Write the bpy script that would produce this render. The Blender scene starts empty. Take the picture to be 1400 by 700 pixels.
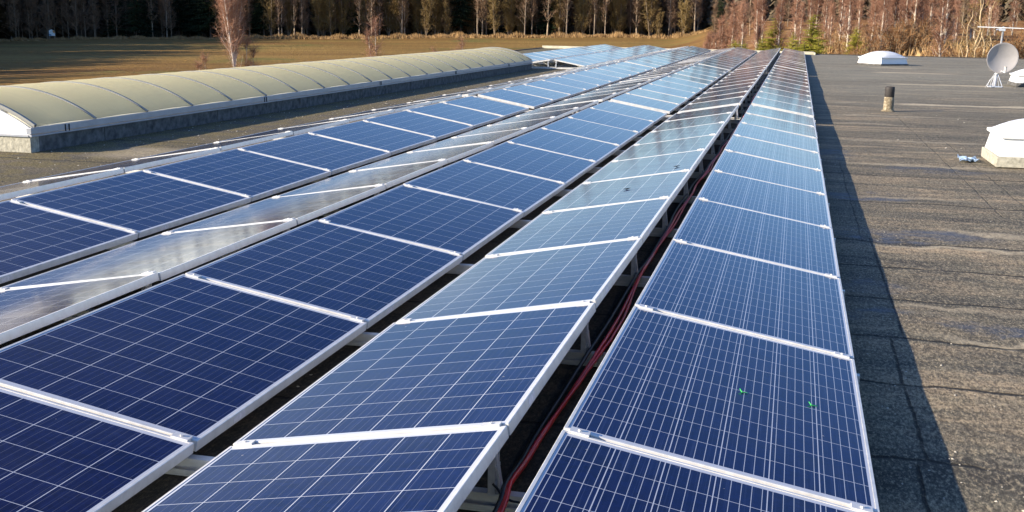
import bpy, math, random
from mathutils import Vector, Matrix
R = math.radians
S = bpy.context.scene
COL = S.collection

# ------------------------------------------------------------------ camera, sky, sun, exposure
YAW, PITCH, ROLL = 0.2364, -0.2057, 0.0171
CAM = Vector((-0.332, -1.722, 1.4526))
cd = bpy.data.cameras.new('camera')
cam = bpy.data.objects.new('camera', cd); COL.objects.link(cam); S.camera = cam
fw = Vector((-math.sin(YAW)*math.cos(PITCH), math.cos(YAW)*math.cos(PITCH), math.sin(PITCH)))
rt = Vector((math.cos(YAW), math.sin(YAW), 0)); up = rt.cross(fw)
r2 = math.cos(ROLL)*rt+math.sin(ROLL)*up; u2 = -math.sin(ROLL)*rt+math.cos(ROLL)*up
cam.matrix_world = Matrix(((r2.x, u2.x, -fw.x, CAM.x), (r2.y, u2.y, -fw.y, CAM.y), (r2.z, u2.z, -fw.z, CAM.z), (0, 0, 0, 1)))
cd.sensor_fit = 'HORIZONTAL'; cd.sensor_width = 36.0; cd.lens = 36.0*1565.45/1400
cd.clip_start = 0.05; cd.clip_end = 3000

SUN_EL = R(21.0)
SUN_TRAVEL = R(30.0)             # direction the light travels, anticlockwise from +X
sd = bpy.data.lights.new('sun', 'SUN'); sd.energy = 5.0; sd.angle = R(0.55); sd.color = (1.0, 0.87, 0.70)
sun = bpy.data.objects.new('sun', sd); COL.objects.link(sun)
trav = Vector((math.cos(SUN_TRAVEL)*math.cos(SUN_EL), math.sin(SUN_TRAVEL)*math.cos(SUN_EL), -math.sin(SUN_EL)))
sun.rotation_euler = trav.to_track_quat('-Z', 'Y').to_euler()

W = bpy.data.worlds.new('World'); S.world = W; W.use_nodes = True
nt = W.node_tree; nt.nodes.clear()
out = nt.nodes.new('ShaderNodeOutputWorld'); bg = nt.nodes.new('ShaderNodeBackground')
sky = nt.nodes.new('ShaderNodeTexSky'); sky.sky_type = 'NISHITA'; sky.sun_disc = False
sky.sun_elevation = SUN_EL
SUN_ROT = math.atan2(-trav.x, -trav.y)      # compass angle of the sun, clockwise from +Y
sky.sun_rotation = SUN_ROT
sky.altitude = 400; sky.air_density = 1.0; sky.dust_density = 0.25; sky.ozone_density = 4.0
tc = nt.nodes.new('ShaderNodeTexCoord'); mp = nt.nodes.new('ShaderNodeMapping'); mp.inputs['Scale'].default_value = (1.6, 1.6, 7.0)
nz = nt.nodes.new('ShaderNodeTexNoise'); nz.inputs['Scale'].default_value = 1.7; nz.inputs['Detail'].default_value = 6; nz.inputs['Roughness'].default_value = 0.62
cr = nt.nodes.new('ShaderNodeValToRGB'); cr.color_ramp.elements[0].position = 0.40; cr.color_ramp.elements[1].position = 0.66
cr.color_ramp.elements[1].color = (0.8, 0.8, 0.8, 1)
mx = nt.nodes.new('ShaderNodeMix'); mx.data_type = 'RGBA'; mx.inputs[7].default_value = (21.0, 19.5, 17.0, 1)
L = nt.links.new
L(tc.outputs['Generated'], mp.inputs['Vector']); L(mp.outputs['Vector'], nz.inputs['Vector']); L(nz.outputs['Fac'], cr.inputs['Fac'])
sx = nt.nodes.new('ShaderNodeSeparateXYZ'); L(tc.outputs['Generated'], sx.inputs[0])
cm_ = nt.nodes.new('ShaderNodeMapRange'); cm_.inputs[1].default_value = -0.30; cm_.inputs[2].default_value = -0.62; cm_.inputs[3].default_value = 0.12; cm_.inputs[4].default_value = 1.0
L(sx.outputs['X'], cm_.inputs[0]); cmul = nt.nodes.new('ShaderNodeMath'); cmul.operation = 'MULTIPLY'; L(cm_.outputs[0], cmul.inputs[0]); L(cr.outputs['Color'], cmul.inputs[1])
cz_ = nt.nodes.new('ShaderNodeMapRange'); cz_.inputs[1].default_value = 0.05; cz_.inputs[2].default_value = 0.15; cz_.inputs[3].default_value = 1.0; cz_.inputs[4].default_value = 0.10
L(sx.outputs['Z'], cz_.inputs[0]); cm2 = nt.nodes.new('ShaderNodeMath'); cm2.operation = 'MULTIPLY'; L(cmul.outputs[0], cm2.inputs[0]); L(cz_.outputs[0], cm2.inputs[1])
L(cm2.outputs[0], mx.inputs[0]); hsv = nt.nodes.new('ShaderNodeHueSaturation'); hsv.inputs['Saturation'].default_value = 1.14; hsv.inputs['Hue'].default_value = 0.510; L(sky.outputs['Color'], hsv.inputs['Color']); L(hsv.outputs['Color'], mx.inputs[6]); L(mx.outputs[2], bg.inputs['Color'])
bg.inputs['Strength'].default_value = 0.105
L(bg.outputs['Background'], out.inputs['Surface'])
S.view_settings.view_transform = 'Standard'; S.view_settings.look = 'None'; S.view_settings.gamma = 1.0
S.view_settings.use_curve_mapping = False
S.view_settings.exposure = 1.0
S.cycles.max_bounces = 8; S.cycles.glossy_bounces = 4; S.cycles.diffuse_bounces = 3
S.render.film_transparent = False

# ------------------------------------------------------------------ helpers
rnd = random.Random(7)

def new_mat(name):
    m = bpy.data.materials.new(name); m.use_nodes = True
    n = m.node_tree; b = n.nodes['Principled BSDF']
    return m, n, b

class NB:
    """small node-building helper"""
    def __init__(s, n): s.n = n
    def node(s, t, **kw):
        o = s.n.nodes.new(t)
        for k, v in kw.items(): setattr(o, k, v)
        return o
    def math(s, op, a, b=None, c=None, clamp=False):
        o = s.n.nodes.new('ShaderNodeMath'); o.operation = op; o.use_clamp = clamp
        for i, v in enumerate((a, b, c)):
            if v is None: continue
            if isinstance(v, (int, float)): o.inputs[i].default_value = v
            else: s.n.links.new(v, o.inputs[i])
        return o.outputs[0]
    def mix(s, f, a, b, mode='MIX'):
        o = s.n.nodes.new('ShaderNodeMix'); o.data_type = 'RGBA'; o.blend_type = mode
        for i, v in ((0, f), (6, a), (7, b)):
            if isinstance(v, (int, float)): o.inputs[i].default_value = v
            elif isinstance(v, tuple): o.inputs[i].default_value = v if len(v) == 4 else v+(1,)
            else: s.n.links.new(v, o.inputs[i])
        return o.outputs[2]
    def noise(s, vec, scale, detail=4, rough=0.55, dist=0.0):
        o = s.n.nodes.new('ShaderNodeTexNoise'); o.inputs['Scale'].default_value = scale; o.inputs['Detail'].default_value = detail
        o.inputs['Roughness'].default_value = rough; o.inputs['Distortion'].default_value = dist
        if vec is not None: s.n.links.new(vec, o.inputs['Vector'])
        return o.outputs['Fac']
    def ramp(s, f, *stops):
        o = s.n.nodes.new('ShaderNodeValToRGB'); e = o.color_ramp.elements
        while len(e) < len(stops): e.new(0.5)
        for q, (p, c) in zip(e, stops): q.position = p; q.color = c if isinstance(c, tuple) and len(c) == 4 else ((c+(1,)) if isinstance(c, tuple) else (c, c, c, 1))
        s.n.links.new(f, o.inputs['Fac']); return o.outputs['Color']
    def range(s, v, a, b, c=0.0, d=1.0, smooth=True):
        o = s.n.nodes.new('ShaderNodeMapRange'); o.interpolation_type = 'SMOOTHSTEP' if smooth else 'LINEAR'; o.clamp = True
        s.n.links.new(v, o.inputs[0])
        for i, q in enumerate((a, b, c, d)): o.inputs[i+1].default_value = q
        return o.outputs[0]
    def scale(s, vec, sc, loc=(0, 0, 0)):
        o = s.n.nodes.new('ShaderNodeMapping'); o.inputs['Scale'].default_value = sc; o.inputs['Location'].default_value = loc
        s.n.links.new(vec, o.inputs['Vector']); return o.outputs['Vector']
    def bump(s, h, strength, dist, b, normal=None):
        o = s.n.nodes.new('ShaderNodeBump'); o.inputs['Strength'].default_value = strength; o.inputs['Distance'].default_value = dist
        s.n.links.new(h, o.inputs['Height'])
        if normal is not None: s.n.links.new(normal, o.inputs['Normal'])
        s.n.links.new(o.outputs['Normal'], b.inputs['Normal']); return o.outputs['Normal']

def simple(name, col, rough=0.6, metal=0.0, var=0.25, scale=6.0, spec=0.5, bump=0.0):
    m, n, b = new_mat(name); k = NB(n)
    t = n.nodes.new('ShaderNodeTexCoord'); f = k.noise(t.outputs['Object'], scale, 5, 0.6)
    dark = tuple(c*(1-var) for c in col); light = tuple(min(1, c*(1+var)) for c in col)
    n.links.new(k.ramp(f, (0.3, dark), (0.7, light)), b.inputs['Base Color'])
    b.inputs['Roughness'].default_value = rough; b.inputs['Metallic'].default_value = metal
    b.inputs['Specular IOR Level'].default_value = spec
    if bump: k.bump(f, bump, 0.02, b)
    return m

class MB:
    """collects verts and faces and links them as ONE mesh object"""
    def __init__(s): s.v = []; s.f = []; s.mi = []
    def face(s, pts, mi=0):
        i = len(s.v); s.v += [tuple(p) for p in pts]; s.f.append(tuple(range(i, i+len(pts)))); s.mi.append(mi)
    def box(s, x0, x1, y0, y1, z0, z1, mi=0, M=None):
        c = [(x0, y0, z0), (x1, y0, z0), (x1, y1, z0), (x0, y1, z0), (x0, y0, z1), (x1, y0, z1), (x1, y1, z1), (x0, y1, z1)]
        if M is not None: c = [tuple(M @ Vector(p)) for p in c]
        i = len(s.v); s.v += c
        for q in ((0, 3, 2, 1), (4, 5, 6, 7), (0, 1, 5, 4), (1, 2, 6, 5), (2, 3, 7, 6), (3, 0, 4, 7)):
            s.f.append(tuple(i+a for a in q)); s.mi.append(mi)
    def tube(s, pts, radii, n=8, mi=0, cap=True):
        pts = [Vector(p) for p in pts]
        if isinstance(radii, (int, float)): radii = [radii]*len(pts)
        rings = []
        ref = Vector((0, 0, 1))
        for j, p in enumerate(pts):
            d = (pts[min(j+1, len(pts)-1)]-pts[max(j-1, 0)]).normalized()
            a = d.cross(ref)
            if a.length < 1e-3: a = d.cross(Vector((1, 0, 0)))
            a.normalize(); b = d.cross(a)
            i = len(s.v)
            for q in range(n):
                t = 2*math.pi*q/n; s.v.append(tuple(p+radii[j]*(math.cos(t)*a+math.sin(t)*b)))
            rings.append(i)
        for j in range(len(pts)-1):
            for q in range(n):
                s.f.append((rings[j]+q, rings[j]+(q+1) % n, rings[j+1]+(q+1) % n, rings[j+1]+q)); s.mi.append(mi)
        if cap:
            s.f.append(tuple(rings[0]+q for q in range(n))); s.mi.append(mi)
            s.f.append(tuple(rings[-1]+q for q in reversed(range(n)))); s.mi.append(mi)
    def lathe(s, prof, n=24, mi=0, c=(0, 0), lean=(0, 0)):
        rings = []
        for r, z in prof:
            i = len(s.v); rings.append(i)
            for q in range(n):
                t = 2*math.pi*q/n; s.v.append((c[0]+r*math.cos(t)+lean[0]*z, c[1]+r*math.sin(t)+lean[1]*z, z))
        for j in range(len(prof)-1):
            for q in range(n):
                s.f.append((rings[j]+q, rings[j]+(q+1) % n, rings[j+1]+(q+1) % n, rings[j+1]+q)); s.mi.append(mi)
        s.f.append(tuple(rings[-1]+q for q in range(n))); s.mi.append(mi)
    def mesh(s, name, mats, smooth=False):
        me = bpy.data.meshes.new(name); me.from_pydata(s.v, [], s.f)
        for m in (mats if isinstance(mats, (list, tuple)) else [mats]): me.materials.append(m)
        me.polygons.foreach_set('material_index', s.mi)
        if smooth: me.polygons.foreach_set('use_smooth', [True]*len(s.f))
        me.update(); return me
    def build(s, name, mats, parent=None, smooth=False, loc=None, bevel=0):
        o = bpy.data.objects.new(name, s.mesh(name, mats, smooth)); COL.objects.link(o)
        if parent: o.parent = parent
        if loc: o.location = loc
        if bevel:
            w = o.modifiers.new('bevel', 'BEVEL'); w.width = bevel; w.segments = 2; w.limit_method = 'ANGLE'
        return o

def link(name, me, parent=None, loc=None, rot=None):
    o = bpy.data.objects.new(name, me); COL.objects.link(o)
    if parent: o.parent = parent
    if loc: o.location = loc
    if rot: o.rotation_euler = rot
    return o

def tag(o, label=None, cat=None, group=None, kind=None):
    if label: o['label'] = label
    if cat: o['category'] = cat
    if group: o['group'] = group
    if kind: o['kind'] = kind
    return o

def thing(name, loc, label, cat, group=None, rot=None):
    o = bpy.data.objects.new(name, None); COL.objects.link(o); o.location = loc; o.empty_display_size = 0.1
    if rot: o.rotation_euler = rot
    return tag(o, label, cat, group)

def copy_tree(o, parent=None):
    c = o.copy(); COL.objects.link(c)
    if parent: c.parent = parent
    for ch in list(o.children): copy_tree(ch, c)
    return c

def sstep(a, b, x):
    t = max(0.0, min(1.0, (x-a)/(b-a))); return t*t*(3-2*t)

ORD = ['zeroth', 'first', 'second', 'third', 'fourth', 'fifth', 'sixth', 'seventh', 'eighth', 'ninth', 'tenth', 'eleventh', 'twelfth', 'thirteenth',
       'fourteenth', 'fifteenth', 'sixteenth', 'seventeenth', 'eighteenth', 'nineteenth', 'twentieth'] + ['twenty-'+q for q in
       ('first', 'second', 'third', 'fourth', 'fifth', 'sixth', 'seventh', 'eighth', 'ninth')] + ['thirtieth'] + ['thirty-'+q for q in ('first', 'second', 'third', 'fourth', 'fifth', 'sixth', 'seventh')]

def in_view(p, m=0.0):
    d = Vector(p)-CAM; z = d.dot(fw)
    if z < 0.2: return False
    u = 0.5+1565.45/1400*d.dot(r2)/z; v = 0.5-1565.45/700*d.dot(u2)/z
    return -m <= u <= 1+m and -m <= v <= 1+m

ROOF = -0.13
FAR = 58.6
# ------------------------------------------------------------------ ground
def gh(x, y):
    z = -6.3+0.0126*x+0.0175*y
    s = x+0.085*y
    bank = sstep(-6, 12, s)*sstep(62, 96, y)*(1-sstep(260, 420, y))
    z += 4.1*bank
    z += 0.25*math.sin(x*0.05+1.3)*math.sin(y*0.043)+0.12*math.sin(x*0.13)*math.cos(y*0.11+x*0.03)
    if bank > 0.02: z += bank*(0.35*math.sin(x*0.31+y*0.12)+0.22*math.sin(x*0.7-y*0.41))
    return z
g = MB(); xs = []; x = -700.0
while x <= 700: xs.append(x); x += 3.0 if -170 < x < 90 else 25
ys = []; y = -300.0
while y <= 1000: ys.append(y); y += 3.0 if 50 < y < 330 else 25
for yy in ys:
    for xx in xs: g.v.append((xx, yy, gh(xx, yy)))
nx = len(xs)
for j in range(len(ys)-1):
    for i in range(nx-1): g.f.append((j*nx+i, j*nx+i+1, (j+1)*nx+i+1, (j+1)*nx+i)); g.mi.append(0)
m, n, b = new_mat('winter_grass'); k = NB(n); t = n.nodes.new('ShaderNodeTexCoord'); P = t.outputs['Object']
rot = n.nodes.new('ShaderNodeMapping'); rot.inputs['Rotation'].default_value = (0, 0, R(-9)); n.links.new(P, rot.inputs['Vector'])
bands = k.noise(k.scale(rot.outputs['Vector'], (0.012, 0.085, 0.1)), 1.0, 5, 0.6)
patch = k.noise(P, 0.06, 6, 0.62); fine = k.noise(P, 1.3, 5, 0.7)
c = k.ramp(bands, (0.33, (0.19, 0.105, 0.034)), (0.5, (0.26, 0.155, 0.045)), (0.66, (0.33, 0.215, 0.065)))
c = k.mix(k.range(patch, 0.52, 0.7), c, (0.18, 0.16, 0.045))
c = k.mix(k.math('MULTIPLY', k.range(fine, 0.35, 0.7), 0.45), c, (0.11, 0.06, 0.024))
sep = n.nodes.new('ShaderNodeSeparateXYZ'); n.links.new(P, sep.inputs[0])
s_ = k.math('ADD', sep.outputs['X'], k.math('MULTIPLY', sep.outputs['Y'], 0.085))
bankm = k.math('MULTIPLY', k.range(s_, -4, 8), k.range(sep.outputs['Y'], 62, 80))
bc = k.ramp(k.noise(P, 0.45, 6, 0.65), (0.35, (0.16, 0.07, 0.028)), (0.55, (0.28, 0.15, 0.06)), (0.72, (0.40, 0.26, 0.12)))
c = k.mix(bankm, c, bc)
n.links.new(c, b.inputs['Base Color']); b.inputs['Roughness'].default_value = 0.95; b.inputs['Specular IOR Level'].default_value = 0.1
k.bump(fine, 0.9, 0.35, b)
ground = g.build('ground', m, smooth=True); tag(ground, kind='structure')

# ------------------------------------------------------------------ building: roof deck, walls, edge trim
bld = thing('hall_building', (0, 0, ROOF), 'wide flat hall roof of dark weathered bitumen felt carrying the solar rows', 'building')
XL, XR, YN = -13.4, 26.0, -9.0
m, n, b = new_mat('bitumen_felt'); k = NB(n); t = n.nodes.new('ShaderNodeTexCoord'); P = t.outputs['Object']
sep = n.nodes.new('ShaderNodeSeparateXYZ'); n.links.new(P, sep.inputs[0]); X, Y = sep.outputs['X'], sep.outputs['Y']
wob = k.noise(k.scale(P, (1.1, 0.5, 1)), 1.6, 3, 0.6)
wobf = k.noise(P, 9.0, 3, 0.6)
gran = k.noise(k.scale(P, (1, 0.42, 1)), 68.0, 5, 0.88); gran2 = k.noise(k.scale(P, (1, 0.5, 1)), 22.0, 5, 0.75)
streak = k.noise(k.scale(P, (0.42, 2.3, 1)), 1.0, 9, 0.68, 0.7)
streak2 = k.noise(k.scale(P, (0.16, 1.1, 1), (3.1, 1.7, 0)), 1.0, 5, 0.6, 0.4)
mott = k.noise(P, 2.6, 6, 0.65)
c = k.ramp(streak, (0.39, (0.080, 0.071, 0.057)), (0.47, (0.185, 0.162, 0.120)), (0.54, (0.330, 0.262, 0.172)), (0.63, (0.60, 0.45, 0.28)))
c = k.mix(k.range(mott, 0.40, 0.62, 0, 0.42), c, (0.265, 0.238, 0.160))
big = k.noise(k.scale(P, (0.22, 0.5, 1), (7, 3, 0)), 1.0, 6, 0.65); c = k.mix(k.range(big, 0.36, 0.62, 0.45, 0), c, (0.115, 0.105, 0.080))
# dried puddle rims, lime streaks running across the roof
far = k.range(Y, 16, 34)
c = k.mix(k.math('MULTIPLY', far, k.range(big, 0.35, 0.65, 0.3, 0.75)), c, (0.38, 0.365, 0.285))
yy = k.math('ADD', Y, k.math('MULTIPLY', k.math('SUBTRACT', wob, 0.5), 0.75))
rim = None
for (x0, x1, y0, hw, amt) in ((1.75, 7.0, 22.75, 0.26, .95), (2.1, 5.6, 30.9, .30, .8), (2.2, 4.9, 38.4, .35, .7), (0.45, 1.2, 22.6, .16, .55), (2.3, 4.2, 42.6, .4, .6),
                              (0.25, 2.6, 14.9, .10, .4), (0.3, 2.2, 12.0, .09, .5), (0.3, 1.5, 9.3, .06, .4), (0.3, 1.9, 6.95, .05, .6), (0.2, 1.2, 5.0, .05, .45), (.5, 2.6, 4.36, .035, .7),
                              (.9, 2.0, 7.6, .12, .6), (.35, .75, 4.8, .07, .4), (.35, .8, 3.7, .07, .35), (0.3, 1.6, 17.6, .12, .4), (.4, 2.4, 19.4, .12, .4), (-7.9, -6.7, 9.9, .5, .5)):
    d = k.math('ABSOLUTE', k.math('SUBTRACT', yy, y0)); a = k.range(d, hw*0.5, hw*1.5, amt, 0)
    a = k.math('MULTIPLY', a, k.math('MULTIPLY', k.range(X, x0-0.25, x0+0.35), k.range(X, x1-0.8, x1+0.2, 1, 0)))
    rim = a if rim is None else k.math('MAXIMUM', rim, a)
rimn = k.math('MULTIPLY', rim, k.range(gran2, 0.3, 0.62, 0.35, 1))
# damp, smoother dark sheets; the sky's blue reflection is painted into their colour
wet_and_sky = None
for (x0, y0, ax, ay, amt) in ((0.38, 9.35, .55, .33, .9), (0.5, 7.35, .8, .28, .9), (0.9, 4.62, .62, .12, .8), (0.15, 5.45, .35, .22, .8), (0.12, 4.75, .3, .16, .8), (1.2, 11.6, .7, .35, .5), (0.18, 12.9, .3, .7, .6)):
    u = k.math('DIVIDE', k.math('SUBTRACT', X, x0), ax); v = k.math('DIVIDE', k.math('SUBTRACT', yy, y0), ay)
    q = k.math('ADD', k.math('MULTIPLY', u, u), k.math('MULTIPLY', v, v)); a = k.range(q, 0.3, 1.25, amt, 0)
    wet_and_sky = a if wet_and_sky is None else k.math('MAXIMUM', wet_and_sky, a)
wet_and_sky = k.math('MULTIPLY', wet_and_sky, k.math('MULTIPLY', k.range(mott, 0.42, 0.56, 0.05, 1), k.range(streak, 0.60, 0.45, 0.2, 1)))
c = k.mix(k.math('MULTIPLY', wet_and_sky, 0.75), c, (0.050, 0.062, 0.090))
# moss beside the barrel skylight
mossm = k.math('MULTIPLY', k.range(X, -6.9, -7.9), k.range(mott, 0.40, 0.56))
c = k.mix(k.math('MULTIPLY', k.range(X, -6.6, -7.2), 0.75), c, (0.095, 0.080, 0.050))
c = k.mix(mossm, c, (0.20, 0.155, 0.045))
c = k.mix(k.range(gran2, 0.40, 0.54, 0.45, 0), c, (0.045, 0.038, 0.032))
# moss round the pipe and the dome
# seams of the felt sheets
def seam(coord, y0, w): return k.range(k.math('ABSOLUTE', k.math('SUBTRACT', coord, y0)), w*0.4, w*1.3, 1, 0)
ys_ = k.math('ADD', Y, k.math('ADD', k.math('MULTIPLY', k.math('SUBTRACT', wob, 0.5), 0.20), k.math('MULTIPLY', k.math('SUBTRACT', wobf, 0.5), 0.03)))
xs_ = k.math('ADD', X, k.math('ADD', k.math('MULTIPLY', k.math('SUBTRACT', wob, 0.5), 0.06), k.math('MULTIPLY', k.math('SUBTRACT', wobf, 0.5), 0.016)))
sm = None
for y0 in (2.52, 3.47, 4.28, 5.15, 6.1, 7.02, 9.0, 11.0):
    a = k.math('MULTIPLY', seam(ys_, y0, 0.012+0.0012*y0), k.range(X, 2.4, 3.0, 1, 0)); sm = a if sm is None else k.math('MAXIMUM', sm, a)
for x0, ya, yb, am in ((0.19, -9, 2.5, 1), (0.235, 2.5, 4.3, .9), (0.30, 4.3, 7.2, .8), (1.46, 8.5, 19, .45), (1.75, 8.0, 16, .4), (0.24, 7, 12, .5), (2.7, -2, 7, .8)):
    a = k.math('MULTIPLY', k.math('MULTIPLY', seam(xs_, x0, 0.008), am), k.math('MULTIPLY', k.range(Y, ya, ya+0.05), k.range(Y, yb-0.05, yb, 1, 0))); sm = k.math('MAXIMUM', sm, a)
sm = k.math('MULTIPLY', sm, k.range(mott, 0.36, 0.52, 0.25, 1)); c = k.mix(k.math('MULTIPLY', sm, 0.8), c, (0.014, 0.012, 0.011))
# granules
c = k.mix(k.range(gran, 0.41, 0.53, 0.72, 0), c, (0.036, 0.031, 0.023))
c = k.mix(k.range(gran, 0.52, 0.61, 0, 0.7), c, (0.58, 0.47, 0.30))
c = k.mix(k.math('MULTIPLY', rim, k.range(gran2, 0.34, 0.60, 0.45, 1)), c, (0.62, 0.52, 0.36))
c = k.mix(k.math('MULTIPLY', sm, 0.75), c, (0.016, 0.014, 0.012))
c = k.mix(k.math('MULTIPLY', wet_and_sky, 0.5), c, (0.075, 0.095, 0.145))
c = k.mix(1.0, c, (0.86, 0.86, 0.84), 'MULTIPLY')
# shade under and between the rows, painted dark into the felt colour
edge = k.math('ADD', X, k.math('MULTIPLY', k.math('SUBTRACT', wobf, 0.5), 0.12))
row_shade = k.math('MULTIPLY', k.range(edge, 0.02, -0.04), k.range(edge, -6.72, -6.66)); c = k.mix(k.math('MULTIPLY', row_shade, 0.72), c, (0.022, 0.020, 0.019))
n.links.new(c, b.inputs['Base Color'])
ro = k.math('SUBTRACT', 0.93, k.math('MULTIPLY', wet_and_sky, 0.42)); n.links.new(ro, b.inputs['Roughness']); b.inputs['Specular IOR Level'].default_value = 0.35
h = k.math('ADD', k.math('MULTIPLY', gran, 0.45), k.math('MULTIPLY', gran2, 0.55)); h = k.math('SUBTRACT', h, k.math('MULTIPLY', sm, 0.9)); h = k.math('ADD', h, k.math('MULTIPLY', wobf, 0.6))
k.bump(h, 0.9, 0.012, b)
FELT = m
dk = MB()
from mathutils import noise as mnoise
gx = [XL, -8.7, -6.5, -3, -0.5]+[i*0.14 for i in range(0, 44)]+[7, 9, 12, 18, XR]
gy = [YN, -4, 0]+[0.8+i*0.12 for i in range(0, 160)]+[21+i*0.5 for i in range(0, 75)]+[FAR]
def undulate(x, y):      # old felt is never quite flat
    a = max(0.0, min(1.0, (x-0.12)/0.3))
    return a*(0.008*mnoise.noise((x*0.7, y*1.5, 0.3))+0.006*mnoise.noise((x*2.6, y*4.2, 1.7))-0.004)
for y in gy:
    for x in gx: dk.v.append((x, y, undulate(x, y)))
NX, NY = len(gx)-1, len(gy)-1
for j in range(NY):
    for i in range(NX): dk.f.append((j*(NX+1)+i, j*(NX+1)+i+1, (j+1)*(NX+1)+i+1, (j+1)*(NX+1)+i)); dk.mi.append(0)
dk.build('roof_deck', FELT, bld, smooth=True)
plaster = simple('grey_render', (0.42, 0.40, 0.36), 0.9, scale=1.5)
w = MB()
for a in ((XL, XR, YN, YN+.3), (XL, XR, FAR-.3, FAR)): w.box(a[0], a[1], a[2], a[3], -7.5, -0.01)
for a in ((XL, XL+.3), (XR-.3, XR)): w.box(a[0], a[1], YN+.302, FAR-.302, -7.5, -0.01)
w.build('wall', plaster, bld)
creamm = simple('cream_metal_trim', (0.62, 0.57, 0.42), 0.55, scale=3)
darkm = simple('dark_felt_edge', (0.05, 0.045, 0.04), 0.9, scale=8)
tr = MB(); tr.box(XL, 0.55, FAR-.05, FAR+.13, -0.12, 0.13); tr.box(0.55, 0.62, FAR-.9, FAR+.13, -0.12, 0.10)
tag(tr.build('parapet_trim', creamm, bld, bevel=0.01), 'cream metal edge trim behind the solar rows')
tr = MB(); tr.box(0.63, XR, FAR-.06, FAR+.06, -0.12, 0.035); tr.box(XL-.06, XL+.06, YN, FAR-.06, -0.12, 0.035); tr.build('roof_edge', darkm, bld, bevel=0.01)

# ------------------------------------------------------------------ solar panels
TILT = 0.1724
PW, PL, PITCH_Y, GAPX = 0.992, 1.65, 1.67, 0.0
def cell_mat(name, bus):
    m, n, b = new_mat(name); k = NB(n); t = n.nodes.new('ShaderNodeTexCoord'); P = t.outputs['Object']
    oi = n.nodes.new('ShaderNodeObjectInfo'); sp = n.nodes.new('ShaderNodeSeparateXYZ'); n.links.new(P, sp.inputs[0])
    cw = 0.1583
    cu = k.math('DIVIDE', k.math('ADD', sp.outputs['Y'], 5*cw), cw); cv = k.math('DIVIDE', k.math('ADD', sp.outputs['X'], 3*cw), cw)
    fu = k.math('FRACT', cu); fv = k.math('FRACT', cv)
    du = k.math('ABSOLUTE', k.math('SUBTRACT', fu, 0.5)); dv = k.math('ABSOLUTE', k.math('SUBTRACT', fv, 0.5))
    gp = k.math('MAXIMUM', k.math('GREATER_THAN', du, 0.5-0.0014/cw), k.math('GREATER_THAN', dv, 0.5-0.0016/cw))
    outside = k.math('MAXIMUM', k.math('GREATER_THAN', k.math('ABSOLUTE', sp.outputs['X']), 3*cw), k.math('GREATER_THAN', k.math('ABSOLUTE', sp.outputs['Y']), 5*cw))
    back = k.math('MAXIMUM', gp, outside)
    fb = k.math('ABSOLUTE', k.math('SUBTRACT', k.math('FRACT', k.math('MULTIPLY', fv, 5.0)), 0.5))
    bb = k.math('LESS_THAN', fb, 0.0011*5/cw)
    cmb = n.nodes.new('ShaderNodeCombineXYZ'); n.links.new(k.math('FLOOR', cu), cmb.inputs[0]); n.links.new(k.math('FLOOR', cv), cmb.inputs[1]); n.links.new(k.math('MULTIPLY', oi.outputs['Random'], 91.7), cmb.inputs[2])
    wn = n.nodes.new('ShaderNodeTexWhiteNoise'); wn.noise_dimensions = '3D'; n.links.new(cmb.outputs[0], wn.inputs['Vector'])
    vor = n.nodes.new('ShaderNodeTexVoronoi'); vor.inputs['Scale'].default_value = 48; n.links.new(P, vor.inputs['Vector'])
    vs = n.nodes.new('ShaderNodeSeparateXYZ'); n.links.new(vor.outputs['Color'], vs.inputs[0])
    c = k.mix(wn.outputs['Value'], (0.0024, 0.0040, 0.032), (0.0042, 0.0070, 0.050))
    c = k.mix(k.math('MULTIPLY', oi.outputs['Random'], 0.5), c, (0.0055, 0.007, 0.052))
    c = k.mix(k.math('MULTIPLY', vs.outputs[0], 0.55), c, (0.005, 0.011, 0.080))
    # thin contact fingers along the panel
    fin = k.noise(k.scale(P, (260, 2.0, 1)), 1.0, 2, 0.5); c = k.mix(k.range(fin, 0.52, 0.8, 0, 0.20), c, (0.10, 0.14, 0.28))
    c = k.mix(k.math('MULTIPLY', bb, bus), c, (0.55, 0.58, 0.62))
    c = k.mix(back, c, (0.56, 0.58, 0.62))
    # dust gathered along the edges
    ex = k.range(k.math('ABSOLUTE', sp.outputs['Y']), 0.76, 0.82); dn = k.noise(P, 26, 4, 0.7)
    dn2 = k.noise(k.scale(P, (1, 1, 1), (5, 3, 1)), 3.0, 4, 0.6)
    dust = k.math('MULTIPLY', k.math('MULTIPLY', ex, k.range(dn, 0.55, 0.72)), k.range(dn2, 0.42, 0.58, 0, 0.6))
    sp2 = n.nodes.new('ShaderNodeTexVoronoi'); sp2.inputs['Scale'].default_value = 5.0; n.links.new(k.scale(P, (1, 1, 1), (2, 7, 0)), sp2.inputs['Vector'])
    speck = k.math('MULTIPLY', k.math('LESS_THAN', sp2.outputs['Distance'], 0.022), k.math('GREATER_THAN', k.noise(P, 1.7, 1), 0.50))
    dust = k.math('MAXIMUM', dust, k.math('MULTIPLY', speck, 0.5))
    film = k.noise(k.scale(P, (0.8, 2.4, 1)), 1.6, 5, 0.6)
    c = k.mix(k.range(film, 0.4, 0.8, 0.0, 0.02), c, (0.42, 0.42, 0.42))
    c = k.mix(dust, c, (0.45, 0.42, 0.38))
    n.links.new(c, b.inputs['Base Color'])
    b.inputs['IOR'].default_value = 1.275      # anti-reflection glass
    rr = k.range(film, 0.3, 0.75, 0.07, 0.13); rr = k.math('ADD', rr, k.math('MULTIPLY', dust, 0.4)); n.links.new(rr, b.inputs['Roughness'])
    k.bump(k.noise(P, 420, 1, 0.5), 0.005, 0.02, b)
    return m
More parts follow.
